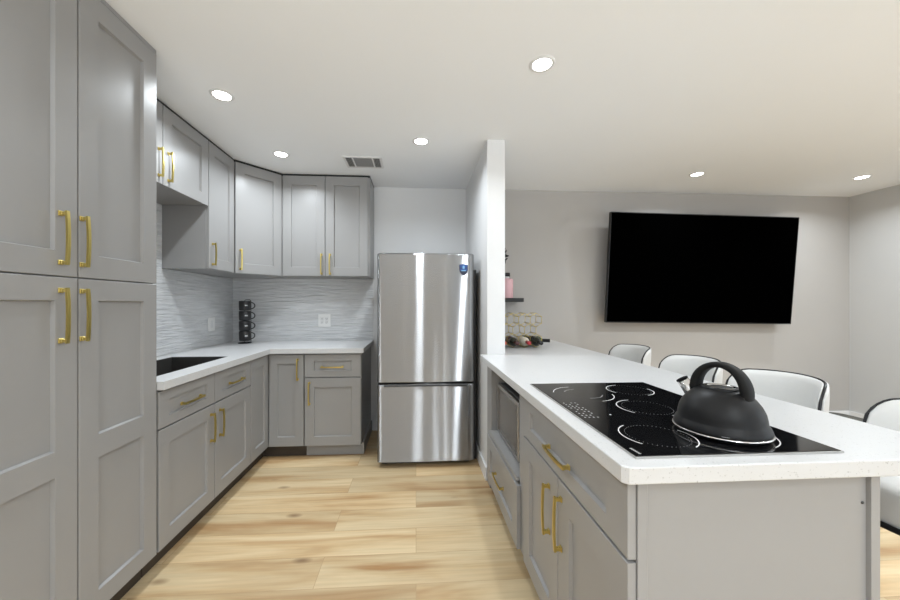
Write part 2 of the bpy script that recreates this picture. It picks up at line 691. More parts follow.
struct('added_window_3', b, M['trim'])  # unseen frame added around the kitchen-side fill light
# skirting
b = B(); b.box(.501, .515, 2.50, YB, 0, .10, .003); struct('baseboard_middle', b, M['trim'])
b = B(); b.box(-.44, .515, YB - .014, YB, 0, .10, .003); struct('baseboard_back', b, M['trim'])
b = B(); b.box(.645, XR, YB - .014, YB, 0, .10, .003); struct('baseboard_dining', b, M['trim'])
b = B(); b.box(XR - .014, XR, YR, YB - .014, 0, .10, .003); struct('baseboard_right', b, M['trim'])
# rippled splash tiles
b = B(); b.box(XL, XL + .022, 1.716, 2.592, .9155, 1.983); b.box(XL, XL + .012, 2.592, YB, .9155, 1.533); struct('trim_1', b, M['tile'], 'rippled white tile splashback on the left wall above the sink')
b = B(); b.box(XL + .008, -.434, YB - .008, YB, .915, 1.56); struct('trim_2', b, M['tile'], 'rippled white tile splashback on the back wall above the counter')

# ------------------------------------------------------------------ left and back cabinets
FL = Face((XF - .02, 0, 0), (0, 1, 0), (1, 0, 0))        # a = world Y
FB = Face((0, YF + .02, 0), (1, 0, 0), (0, -1, 0))       # a = world X
WX = XL + .002

# tall pantry
t = thing('pantry_cabinet', (-1.515, 1.33, 0), 'tall grey four-door pantry cabinet reaching the ceiling at the left edge', 'cabinet')
b = B(); b.box(WX, XF - .021, .925, 1.7145, .10, 2.45); b.build('body', M['cab'], t)
b = B(); b.box(WX, XF - .005, .925, 1.7145, 2.4505, ZC - .002); b.build('top_filler', M['cab'], t)
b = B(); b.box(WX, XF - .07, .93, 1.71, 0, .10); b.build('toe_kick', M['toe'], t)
for (a0, a1, ha) in ((.945, 1.331, 1.267), (1.331, 1.713, 1.342)):
    door(FL, t, a0, a1, .107, 1.374, .078, (.695, .783), hd=(ha, 1.241, True), railz=.078, hlen=.19)
    door(FL, t, a0, a1, 1.374, 2.448, .078, hd=(ha, 1.506, True), railz=.085, hlen=.185)

# sink base
t = thing('sink_base_cabinet', (-1.515, 2.18, 0), 'grey base cabinet under the sink with two drawer fronts over two doors', 'cabinet')
b = B()
b.box(WX, XF - .021, 1.716, 1.736, .10, .873)
b.box(WX, XF - .021, 2.622, 2.642, .10, .873)
b.box(WX, XF - .021, 1.736, 2.622, .10, .12)
b.box(XF - .04, XF - .021, 1.736, 2.622, .12, .873)
b.build('body', M['cab'], t)
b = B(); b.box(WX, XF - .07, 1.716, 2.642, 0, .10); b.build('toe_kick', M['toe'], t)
for (a0, a1, ha, dc) in ((1.722, 2.182, 2.142, 1.960), (2.182, 2.642, 2.236, 2.425)):
    door(FL, t, a0, a1, .685, .866, .072, name='drawer', hd=(dc, .767, False), railz=.047)
    door(FL, t, a0, a1, .107, .683, .072, hd=(ha, .55, True), railz=.078)

# corner base with folding door
t = thing('corner_base_cabinet', (-1.5, 3.25, 0), 'grey L-shaped corner base cabinet with folding door, between the sink cabinet and the drawer cabinet', 'cabinet')
b = B(); b.prism([(WX, 2.644), (XF - .021, 2.644), (XF - .021, YF + .021), (-.928, YF + .021), (-.928, YB - .002), (WX, YB - .002)], .10, .873); b.build('body', M['cab'], t)
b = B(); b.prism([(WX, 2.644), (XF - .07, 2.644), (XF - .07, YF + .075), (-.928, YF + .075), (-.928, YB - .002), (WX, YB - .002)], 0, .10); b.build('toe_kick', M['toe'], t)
door(FL, t, 2.644, YF + .001, .107, .866, .068, name='door_leaf', railz=.075)
door(FB, t, XF + .003, -.925, .107, .866, .068, name='door_leaf', railz=.075, hd=(-.973, .742, True), hlen=.18)

# drawer base on the back wall
t = thing('drawer_base_cabinet', (-.69, 3.26, 0), 'grey base cabinet with one drawer over one door, beside the fridge', 'cabinet')
b = B(); b.box(-.924, -.457, YF + .021, YB - .002, .10, .873); b.build('body', M['cab'], t)
b = B(); b.box(-.924, -.445, YF + .075, YB - .002, 0, .10); b.build('toe_kick', M['cab'], t)
door(FB, t, -.921, -.457, .674, .866, .075, name='drawer', railz=.052, hd=(-.693, .760, False), hlen=.185)
door(FB, t, -.921, -.457, .105, .670, .075, railz=.075, hd=(-.880, .543, True), hlen=.19)

# wall cabinets
FU = Face((-1.50, 0, 0), (0, 1, 0), (1, 0, 0))
FUB = Face((0, 3.27, 0), (1, 0, 0), (0, -1, 0))
UZ0, UZ1 = 1.535, 2.452
t = thing('over_sink_wall_cabinet', (-1.66, 2.15, 1.99), 'short grey two-door wall cabinet hung high above the sink', 'cabinet')
b = B(); b.box(WX, -1.501, 1.716, 2.592, 1.985, UZ1); b.build('body', M['cab'], t)
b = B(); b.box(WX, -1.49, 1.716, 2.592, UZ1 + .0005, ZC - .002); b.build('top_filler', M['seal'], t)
door(FU, t, 1.720, 2.142, 1.978, UZ1, .07, hd=(2.107, 2.10, True), hlen=.17)
door(FU, t, 2.142, 2.592, 1.978, UZ1, .075, hd=(2.186, 2.10, True), hlen=.18)

t = thing('narrow_wall_cabinet', (-1.66, 2.76, 1.535), 'narrow tall one-door grey wall cabinet left of the diagonal corner cabinet', 'cabinet')
b = B(); b.box(WX, -1.501, 2.594, 2.945, UZ0, UZ1); b.build('body', M['cab'], t)
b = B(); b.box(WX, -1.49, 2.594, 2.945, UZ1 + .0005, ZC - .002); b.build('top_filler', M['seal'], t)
door(FU, t, 2.596, 2.945, UZ0, UZ1, .068, hd=(2.640, 1.645, True), hlen=.165, railz=.078)

# diagonal corner wall cabinet
dp0, dp1 = Vector((-1.50, 2.965, 0)), Vector((-1.222, 3.27, 0))
du = (dp1 - dp0).normalized()
dn = Vector((du.y, -du.x, 0))
dlen = (dp1 - dp0).length
t = thing('diagonal_corner_wall_cabinet', (-1.6, 3.36, 1.535), 'diagonal one-door grey wall cabinet across the kitchen corner', 'cabinet')
poly = [(WX, 2.948), (-1.501, 2.948), (dp0.x, dp0.y), (dp1.x, dp1.y), (-1.219, 3.27), (-1.219, YB - .002), (WX, YB - .002)]
b = B(); b.prism(poly, UZ0, UZ1); b.build('body', M['cab'], t)
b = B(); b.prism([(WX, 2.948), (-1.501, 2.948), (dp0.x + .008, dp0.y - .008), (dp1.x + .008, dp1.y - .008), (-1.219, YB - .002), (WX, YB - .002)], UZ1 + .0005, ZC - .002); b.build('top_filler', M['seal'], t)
FD = Face(dp0 + dn * .0005, du, dn)
door(FD, t, .008, dlen - .012, UZ0, UZ1, .072, hd=(.05, 1.650, True), hlen=.175, railz=.08)

t = thing('double_wall_cabinet', (-.82, 3.43, 1.535), 'two-door grey wall cabinet on the back wall nearest the fridge', 'cabinet')
b = B(); b.box(-1.217, -.425, 3.271, YB - .002, UZ0, UZ1); b.build('body', M['cab'], t)
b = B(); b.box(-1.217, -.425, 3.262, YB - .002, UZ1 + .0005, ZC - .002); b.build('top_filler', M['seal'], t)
door(FUB, t, -1.212, -.830, UZ0, UZ1, .076, hd=(-.862, 1.645, True), hlen=.19, railz=.08)
door(FUB, t, -.830, -.440, UZ0, UZ1, .076, hd=(-.786, 1.645, True), hlen=.19, railz=.08)

# L-shaped counter with the sink cut-out
CT0, CT1 = .8755, .915
SX0, SX1, SY0, SY1 = -1.695, -1.31, 1.79, 2.535
b = B()
XE = XF + .027
YE = YF - .027
b.box(XL + .009, XE, 1.716, SY0, CT0, CT1)
b.box(XL + .009, SX0, SY0, SY1, CT0, CT1)
b.box(SX1, XE, SY0, SY1, CT0, CT1)
b.prism([(XL + .009, SY1), (XE, SY1), (XE, YE), (-.434, YE), (-.434, YB - .009), (XL + .009, YB - .009)], CT0, CT1)
o = b.build('countertop', M['quartz'], None, origin=(-1.5, 2.7, CT0))
tag(o, 'L-shaped white quartz countertop on the left and back base cabinets', 'countertop')

# sink basin hung under the counter
t = thing('sink', (-1.5, 2.15, .70), 'dark graphite sink set in the left countertop', 'sink')
b = B()
tk = .006
zb = .70
e_ = .0008
zt = CT1 - .003
b.box(SX0 + e_, SX0 + tk, SY0 + e_, SY1 - e_, zb, zt)
b.box(SX1 - tk, SX1 - e_, SY0 + e_, SY1 - e_, zb, zt)
b.box(SX0 + tk, SX1 - tk, SY0 + e_, SY0 + tk, zb, zt)
b.box(SX0 + tk, SX1 - tk, SY1 - tk, SY1 - e_, zb, zt)
b.box(SX0 + e_, SX1 - e_, SY0 + e_, SY1 - e_, zb - tk, zb)
b.build('basin', M['graphite'], t)
b = B(); b.lathe([(0, zb + .004), (.03, zb + .004), (.042, zb + .001), (.042, zb)], -1.6, 2.15, 24); b.build('drain', M['steel_plain'], t)

# ------------------------------------------------------------------ outlets
def outlet(name, F, a, z, wd, ht, label, gang):
    t = thing(name, F.p(a, 0, z), label, 'outlet')
    m = F.mat()
    q = B(); q.box(a - wd / 2, a + wd / 2, 0.0005, .006, z - ht / 2, z + ht / 2, .002)
    b = B(); b.add(q.bm, 0, m); b.build('cover_plate', M['plastic'], t, recalc=True)
    n = len(gang)
    for i, kind in enumerate(gang):
        c = a + (i - (n - 1) / 2) * .046
        q = B()
        q.box(c - .0165, c + .0165, .006, .008, z - .033, z + .033, .001)
        b = B(); b.add(q.bm, 0, m)
        f = b.build('rocker' if kind == 's' else 'receptacle', M['trim'], t, recalc=True)
        if kind == 'o':
            q = B()
            for dz in (-.017, .017):
                for dx in (-.006, .006):
                    q.box(c + dx - .0012, c + dx + .0012, .008, .0084, z + dz - .004, z + dz + .006)
                q.box(c - .002, c + .002, .008, .0084, z + dz - .011, z + dz - .007)
            b = B(); b.add(q.bm, 0, m); b.build('slots', M['slot'], f, recalc=True)
    return t


FW = Face((0, YB - .008, 0), (1, 0, 0), (0, -1, 0))
FWL = Face((XL + .012, 0, 0), (0, 1, 0), (1, 0, 0))
outlet('wall_outlet', FW, -.918, 1.116, .122, .125, 'white double outlet plate on the back tile splashback right of the mugs', 'oo')
outlet('wall_switch', FWL, 3.205, 1.103, .10, .122, 'white switch plate on the left tile splashback above the sink end of the counter', 's')

# ------------------------------------------------------------------ mug tower
MX, MY = -1.598, 3.37
t = thing('mug_rack', (MX, MY, .915), 'black wire rack holding a tower of four mugs in the counter corner', 'rack')
b = B()
b.tube([(MX + .056 * math.cos(a), MY + .056 * math.sin(a), .919) for a in [2 * PI * i / 28 for i in range(28)]], .0035, 8, True)
b.tube([(MX - .056, MY, .919), (MX + .056, MY, .919)], .003, 8)
b.tube([(MX, MY - .056, .919), (MX, MY + .056, .919)], .003, 8)
b.build('base', M['blackmetal'], t)
for s_ in (-1, 1):
    b = B(); b.tube([(MX + s_ * .030, MY + .056, .919), (MX + s_ * .030, MY + .056, 1.31)], .003, 8); b.build('upright', M['blackmetal'], t)
b = B(); b.tube([(MX - .030, MY + .056, 1.31), (MX - .018, MY + .056, 1.322), (MX + .018, MY + .056, 1.322), (MX + .030, MY + .056, 1.31)], .003, 8); b.build('top_loop', M['blackmetal'], t)
MH = .091
zz = .9385
mug = thing('mug', (MX, MY, zz), 'lowest of the four stacked black mugs, just above the rack base', 'mug', 'stacked black mugs')
b = B()
b.lathe([(0, zz + .001), (.042, zz), (.048, zz + .006), (.0495, zz + .05), (.0495, zz + MH - .004), (.047, zz + MH - .001), (.045, zz + MH - .004), (.044, zz + .012), (0, zz + .008)], MX, MY, 36)
b.build('cup', M['mug'], mug)
b = B()
pts = []
for k in range(13):
    a = -PI / 2 + PI * k / 12
    rr_ = .047 + .036 * math.cos(a)
    pts.append((MX + .905 * rr_, MY + .425 * rr_, zz + MH / 2 + .030 * math.sin(a)))
b.tube(pts, .0048, 8)
b.build('handle', M['mug'], mug)
b = B()
for (du_, wd) in ((-.010, .004), (-.004, .005), (.003, .005), (.010, .004)):
    a = R(-50) + du_ / .05
    c = Vector((MX + .0500 * math.cos(a), MY + .0500 * math.sin(a), zz + MH * .52))
    tg = Vector((-math.sin(a), math.cos(a), 0)) * wd / 2
    up = Vector((0, 0, .0055))
    n_ = Vector((math.cos(a), math.sin(a), 0)) * .0004
    b.quad([c - tg - up + n_, c + tg - up + n_, c + tg + up + n_, c - tg + up + n_])
b.build('mark', M['print'], mug)
for k, lab in ((1, 'second stacked black mug from the bottom of the rack'), (2, 'third stacked black mug from the bottom of the rack'), (3, 'topmost of the four stacked black mugs')):
    copy_thing(mug, (MX, MY, zz + k * (MH + .003)), lab)

# ------------------------------------------------------------------ fridge
FX0, FX1, FY = -.302, .458, 2.73
t = thing('refrigerator', (.078, 3.1, 0), 'stainless steel bottom-freezer refrigerator standing between the cabinets and the white partition wall', 'refrigerator')
b = B(); b.box(FX0 + .004, FX1 - .004, FY + .062, 3.44, .035, 1.665, .004); b.build('body', M['darkgrey'], t)


def fridge_front(z0, z1, name, lip=False):
    b = B()
    n = 24
    cols = []
    r = .022
    # plan outline of the front: gently bowed with rounded vertical edges
    pl = []
    for k in range(n + 1):
        u = -1 + 2 * k / n
        x = (FX0 + FX1) / 2 + u * ((FX1 - FX0) / 2 - r)
        pl.append((x, FY + .004 * u * u))
    left = [(FX0 + r - r * math.sin(a), FY + .004 + r - r * math.cos(a)) for a in [PI / 2 * k / 6 for k in range(6, 0, -1)]]
    right = [(FX1 - r + r * math.sin(a), FY + .004 + r - r * math.cos(a)) for a in [PI / 2 * k / 6 for k in range(1, 7)]]
    out = [(FX0, FY + .06)] + left + pl + right + [(FX1, FY + .06)]
    t_ = bmesh.new()
    zs = [z0, z0 + .004, z0 + .008, z0 + .02, z1 - .03, z1 - .016, z1 - .012, z1 - .004, z1]
    inn = [.004, 0, 0, 0, 0, 0, 0, .004, .012]
    rings = []
    for z, d in zip(zs, inn):
        rings.append([t_.verts.new((x + (d if x < (FX0 + FX1) / 2 else -d) * (0 if False else abs(x - .078) / .38), min(y + d, FY + .06), z)) for x, y in out])
    for A, Bq in zip(rings, rings[1:]):
        for i in range(len(out) - 1):
            f = t_.faces.new((A[i], A[i + 1], Bq[i + 1], Bq[i]))
            f.smooth = True
    t_.faces.new(rings[0][::-1])
    t_.faces.new(rings[-1])
    for A, Bq in zip(rings, rings[1:]):
        t_.faces.new((A[-1], A[0], Bq[0], Bq[-1]))
    b.add(t_)
    return b.build(name, M['steel'], t)


up_door = fridge_front(.668, 1.680, 'door')
lo_door = fridge_front(.045, .655, 'freezer_drawer')
# dark grip recess along the top of the freezer drawer
b = B(); b.box(FX0 + .05, FX1 - .05, FY - .003, FY + .012, .636, .650, .003); b.build('grip_recess', M['darkgrey'], lo_door)
b = B(); b.box(FX0 + .006, FX1 - .006, FY + .03, FY + .065, .6555, .6675); b.build('door_gasket', M['seal'], t)
for x in (FX0 + .06, FX1 - .06):
    b = B(); b.lathe([(0, 0), (.022, 0), (.022, .02), (.012, .022), (.012, .036), (0, .036)], x, FY + .11, 16); b.build('foot', M['black'], t)
b = B(); b.box(FX0 + .03, FX1 - .03, FY + .075, FY + .09, .008, .035); b.build('kick_grille', M['black'], t)
# shield sticker
def shield(b, cx, cz, wd, ht, y):
    pts = [(-.5, .42), (-.2, .46), (0, .5), (.2, .46), (.5, .42), (.5, .0), (.42, -.2), (.25, -.38), (0, -.5), (-.25, -.38), (-.42, -.2), (-.5, 0)]
    f = [(cx + p * wd, y, cz + q * ht) for p, q in pts]
    bk = [(x, y + .0015, z) for x, y, z in f]
    b.quad(f)
    for i in range(len(f)):
        j = (i + 1) % len(f)
        b.quad([f[i], bk[i], bk[j], f[j]])
b = B(); shield(b, .374, 1.551, .068, .092, FY - .0005); bd = b.build('badge', M['navy'], t); bd['label'] = 'blue shield-shaped badge'
b = B()
b.quad([(.345, FY - .001, 1.566), (.403, FY - .001, 1.566), (.403, FY - .001, 1.590), (.374, FY - .001, 1.595), (.345, FY - .001, 1.590)])
b.quad([(.345, FY - .001, 1.545), (.403, FY - .001, 1.545), (.403, FY - .001, 1.560), (.345, FY - .001, 1.560)])
b.build('badge_field', M['blue'], bd)
b = B()
b.box(.367, .373, FY - .002, FY - .0012, 1.558, 1.583)
b.box(.376, .381, FY - .002, FY - .0012, 1.558, 1.583)
b.box(.356, .392, FY - .002, FY - .0012, 1.541, 1.546)
b.build('badge_mark', M['cyan'], bd)
b = B(); b.box(.395, .398, FY + .001, FY + .0015, 1.61, 1.612); b.build('speck', M['slot'], up_door)

# dark slim panel in the gap
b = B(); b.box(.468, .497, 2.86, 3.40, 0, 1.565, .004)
tag(b.build('dark_gap_panel', M['darkgrey'], None, origin=(.482, 3.1, 0)), 'slim dark panel in the gap between fridge and white partition wall', 'board')

# ------------------------------------------------------------------ island
XI = .49
FI = Face((XI + .02, 0, 0), (0, -1, 0), (-1, 0, 0))      # a = -world Y
IY0 = .775
t = thing('cooktop_base_cabinet', (.80, 1.2, 0), 'grey island base cabinet under the cooktop with a wide drawer over two doors', 'cabinet')
b = B()
b.box(XI + .021, 1.088, IY0 + .012, 1.5745, .10, .873)
b.build('body', M['cab'], t)
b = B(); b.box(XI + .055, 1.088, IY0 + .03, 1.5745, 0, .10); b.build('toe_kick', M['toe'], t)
# finished end panel with corner stile and right-hand edge post
b = B(); b.box(XI + .045, 1.088, IY0 + .004, IY0 + .0115, .0, .873); b.build('end_panel', M['cab'], t)
b = B(); b.box(XI + .021, XI + .045, IY0, IY0 + .0115, .0, .873, .001); b.build('corner_stile', M['cab'], t)
b = B(); b.box(1.0885, 1.112, IY0 - .006, 1.5745, 0, .873, .001); b.build('back_panel', M['cab'], t)
for z in (.13, .47, .80):
    b = B()
    q = B(); q.lathe([(0, 0), (.004, 0), (.003, .0015), (0, .0018)], 0, 0, 10)
    b.add(q.bm, 0, Matrix.Translation((1.078, IY0 + .0035, z)) @ Matrix.Rotation(PI / 2, 4, 'X'))
    b.build('screw_cap', M['slot'], t)
door(FI, t, -1.572, -(IY0 + .003), .684, .868, .092, name='drawer', hd=(-1.172, .757, False), railz=.052, hlen=.182)
door(FI, t, -1.572, -1.181, .105, .680, .08, hd=(-1.257, .527, True), hlen=.185)
door(FI, t, -1.181, -(IY0 + .003), .105, .680, .085, hd=(-1.150, .538, True), hlen=.185)

t = thing('microwave_cabinet', (.80, 2.05, 0), 'grey island cabinet with an open microwave niche over one drawer, next to the white partition', 'cabinet')
b = B()
b.box(XI + .012, XI + .10, 1.576, 1.668, .10, .873)          # near stile
b.box(XI + .10, 1.112, 1.576, 1.668, .10, .873)              # near side
b.box(XI + .012, 1.112, 2.30, 2.40, .10, .873)               # far side with filler
b.box(.515, 1.112, 2.40, 2.498, 0, .873)                     # return to the partition
b.box(1.03, 1.112, 1.668, 2.30, .10, .873)
b.box(XI + .021, 1.03, 1.668, 2.30, .10, .118)
b.box(XI + .012, 1.03, 1.668, 2.30, .855, .873)
b.build('body', M['cab'], t)
b = B(); b.box(XI - .004, 1.03, 1.668, 2.30, .422, .440, .001); b.build('niche_shelf', M['cab'], t)
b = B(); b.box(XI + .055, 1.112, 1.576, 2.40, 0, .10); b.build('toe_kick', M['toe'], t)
FI2 = Face((XI + .011, 0, 0), (0, -1, 0), (-1, 0, 0))
door(FI2, t, -2.345, -1.640, .105, .412, .085, name='drawer', hd=(-1.985, .262, False), railz=.075, hlen=.19)

# microwave
t = thing('microwave', (.75, 1.98, .441), 'stainless steel microwave sitting in the island niche', 'microwave')
my0, my1, mz0, mz1 = 1.675, 2.255, .452, .765
b = B(); b.box(.555, .93, my0, my1, mz0, mz1, .004); b.build('body', M['darkgrey'], t)
b = B(); b.box(.532, .555, my0 + .12, my1, mz0 + .002, mz1 - .002, .003); dr = b.build('door', M['steel_plain'], t)
b = B(); b.box(.530, .5325, my0 + .145, my1 - .025, mz0 + .022, mz1 - .022, .001); b.build('door_window', M['mwdoor'], dr)
b = B(); b.box(.534, .555, my0, my0 + .118, mz0 + .002, mz1 - .002, .002); cp = b.build('control_panel', M['mwglass'], t)
b = B()
for i in range(4):
    for j in range(3):
        b.box(.5332, .534, my0 + .022 + j * .028, my0 + .042 + j * .028, mz0 + .05 + i * .034, mz0 + .068 + i * .034)
b.build('buttons', M['print_dim'], cp)
for (x, y) in ((.59, my0 + .05), (.59, my1 - .05), (.89, my0 + .05), (.89, my1 - .05)):
    b = B(); b.lathe([(0, .4405), (.012, .4405), (.012, mz0 + .001), (0, mz0 + .001)], x, y, 12); b.build('foot', M['black'], t)

# island worktop
ICX0, ICX1, ICY0 = .463, 1.385, .75
b = B()
b.prism([(ICX0 + .012, ICY0), (ICX1, ICY0), (ICX1, YB - .001), (.646, YB - .001), (.646, 2.499), (ICX0, 2.499), (ICX0, ICY0 + .012)], CT0, CT1, .003)
o = b.build('island_countertop', M['quartz'], None, origin=(.92, 1.9, CT0))
tag(o, 'long white speckled quartz island countertop running back to the far wall', 'countertop')

# ------------------------------------------------------------------ cooktop
KX0, KX1, KY0, KY1 = .518, 1.044, .793, 1.546
KZ = .921
t = thing('cooktop', ((KX0 + KX1) / 2, (KY0 + KY1) / 2, CT1), 'black glass electric cooktop set flat in the island countertop', 'cooktop')
b = B(); b.box(KX0, KX1, KY0, KY1, CT1 + .0005, KZ, .002); b.build('glass', M['glass_top'], t)
b = B()
e_ = .0025
for (x0, x1, y0, y1) in ((KX0 - e_, KX1 + e_, KY0 - e_, KY0), (KX0 - e_, KX1 + e_, KY1, KY1 + e_), (KX0 - e_, KX0, KY0, KY1), (KX1, KX1 + e_, KY0, KY1)):
    b.box(x0, x1, y0, y1, CT1 + .0002, KZ - .001)
b.build('edge_trim', M['steel_plain'], t)


def arc(b, cx, cy, r, a0, a1, wd=.0014, z=KZ + .0004, n=48):
    for k in range(n):
        A, Bq = a0 + (a1 - a0) * k / n, a0 + (a1 - a0) * (k + 1) / n
        b.quad([(cx + r_ * math.cos(x), cy + r_ * math.sin(x), z) for r_, x in ((r - wd, A), (r + wd, A), (r + wd, Bq), (r - wd, Bq))])


def dashes(b, cx, cy, r, n=44, ln=.012, wd=.0012, z=KZ + .0004):
    for k in range(n):
        A = 2 * PI * k / n
        arc(b, cx, cy, r, A, A + ln, wd, z, 1)


for (cx, cy, r, arcs, ins) in (
        (.657, .915, .093, ((118, 215), (-62, 22)), .078),
        (.800, 1.165, .094, ((95, 215), (-75, -30)), .078),
        (.890, 1.405, .088, ((95, 205), (-75, 10)), .078),
        (.668, 1.360, .112, ((95, 165), (-80, -8)), 0),
        (.858, .930, .118, ((-70, 40),), .09)):
    for (p, q) in arcs:
        b = B(); arc(b, cx, cy, r, R(p), R(q)); rg = b.build('burner_ring', M['print'], t)
    b = B()
    if ins:
        dashes(b, cx, cy, ins, 46, .020)
        b.build('burner_dots', M['print_dim'], rg)
    else:
        arc(b, cx, cy, .070, R(95), R(150), .0012)
        b.build('inner_ring', M['print_dim'], rg)
        b = B(); arc(b, cx, cy, .070, R(-95), R(-20), .0012); b.build('inner_ring', M['print_dim'], rg)
b = B()
for i in range(4):
    for j in range(9):
        if (i + j) % 5 == 4:
            continue
        x = KX0 + .014 + i * .014
        y = 1.07 + j * .020
        b.quad([(x, y, KZ + .0004), (x + .005, y, KZ + .0004), (x + .005, y + .008, KZ + .0004), (x, y + .008, KZ + .0004)])
b.build('control_marks', M['print_dim'], t)
b = B()
b.quad([(.627, 1.092, KZ + .0004), (.632, 1.092, KZ + .0004), (.632, 1.099, KZ + .0004), (.627, 1.099, KZ + .0004)])
b.build('indicator_mark', M['print'], t)
b = B()
for i in range(6):
    b.quad([(.530 + i * .0005, .838 - i * .006, KZ + .0004), (.537 + i * .0005, .838 - i * .006, KZ + .0004), (.537 + i * .0005, .8338 - i * .006, KZ + .0004), (.530 + i * .0005, .8338 - i * .006, KZ + .0004)])
b.build('maker_mark', M['print_dim'], t)

# ------------------------------------------------------------------ kettle
KC = Vector((.854, .930, KZ + .001))
t = thing('kettle', KC, 'matte black dome kettle with arched handle standing on the near right burner', 'kettle')
kx, ky, kz = KC
prof = [(0, 0), (.098, 0), (.106, .004), (.108, .009)]
b = B(); b.lathe([(r, kz + z) for r, z in prof], kx, ky, 64); b.build('base', M['kettle'], t)
b = B(); b.lathe([(.1075, kz + .0085), (.1125, kz + .0095), (.1125, kz + .0125), (.1075, kz + .0135)], kx, ky, 64); b.build('rim_band', M['chrome'], t)
dome = [(.108, .013), (.1105, .015), (.110, .020), (.1055, .031), (.102, .036), (.1005, .040), (.0995, .050), (.0960, .066), (.0885, .083), (.077, .099), (.064, .1115), (.053, .1185), (.044, .122)]
b = B(); b.lathe([(r, kz + z) for r, z in dome], kx, ky, 64); b.build('pot', M['kettle'], t)
b = B(); b.lathe([(.0445, kz + .1215), (.0445, kz + .1245), (.042, kz + .127), (.032, kz + .1275), (.028, kz + .125), (0, kz + .124)], kx, ky, 48); ld = b.build('lid', M['kettle'], t)
b = B(); b.lathe([(.0285, kz + .1258), (.0305, kz + .1278), (.0335, kz + .1278), (.0345, kz + .1272)], kx, ky, 48); b.build('lid_trim', M['chrome'], ld)
hd_dir = Vector((.36, -.93, 0)).normalized()
side = Vector((-hd_dir.y, hd_dir.x, 0))
# arched band handle
b = B()
t_ = bmesh.new()
rings = []
nk = 30
for k in range(nk + 1):
    a = R(-22) + R(210) * k / nk
    ca, sa = math.cos(a), math.sin(a)
    wd = .0165 + .003 * abs(ca)
    th_ = .0080 + .0040 * abs(ca) ** 2
    cen = KC + hd_dir * (.062 * ca) + Vector((0, 0, .116 + .072 * sa))
    nrm = (hd_dir * ca + Vector((0, 0, sa))).normalized()
    ring = []
    for j in range(12):
        u = 2 * PI * j / 12
        cu, su = math.cos(u), math.sin(u)
        sq = lambda v: math.copysign(abs(v) ** .55, v)
        ring.append(t_.verts.new(cen + side * wd * sq(cu) + nrm * th_ * sq(su)))
    rings.append(ring)
for A, Bq in zip(rings, rings[1:]):
    for j in range(12):
        f = t_.faces.new((A[j], A[(j + 1) % 12], Bq[(j + 1) % 12], Bq[j]))
        f.smooth = True
t_.faces.new(rings[0])
t_.faces.new(rings[-1])
bmesh.ops.recalc_face_normals(t_, faces=t_.faces)
b.add(t_)
hn = b.build('handle', M['kettle_h'], t)
b = B()
q = B(); q.lathe([(0, 0), (.0035, 0), (.003, .0012), (0, .0014)], 0, 0, 12)
pc = KC + hd_dir * .062 + side * -.0192 + Vector((0, 0, .108))
rot = side.to_track_quat('Z', 'Y').to_matrix().to_4x4()
b.add(q.bm, 0, Matrix.Translation(pc) @ rot @ Matrix.Rotation(PI, 4, 'X'))
b.build('rivet', M['black'], hn)
# spout with whistle cap at the far side
sp0 = KC - hd_dir * .066 + Vector((0, 0, .084))
sp1 = KC - hd_dir * .100 + Vector((0, 0, .126))
b = B(); b.tube([sp0, sp0.lerp(sp1, .5), sp1], [.021, .0175, .0155], 18); sp = b.build('spout', M['chrome'], t)
b = B()
dv = (sp1 - sp0).normalized()
b.tube([sp1 - dv * .001, sp1 + dv * .002, sp1 + dv * .005], [.0158, .0172, .0165], 18)
b.build('spout_cap', M['kettle_h'], sp)
b = B()
for i in range(5):
    a = R(-95 - 0) + i * .03 - .62
    c = KC + Vector((.1115 * math.cos(a), .1115 * math.sin(a), .0185))
    tg = Vector((-math.sin(a), math.cos(a), 0)) * .0012
    b.quad([c - tg + Vector((0, 0, -.0008)), c + tg + Vector((0, 0, -.0008)), c + tg + Vector((0, 0, .0008)), c - tg + Vector((0, 0, .0008))])
b.build('maker_mark', M['print_dim'], t)

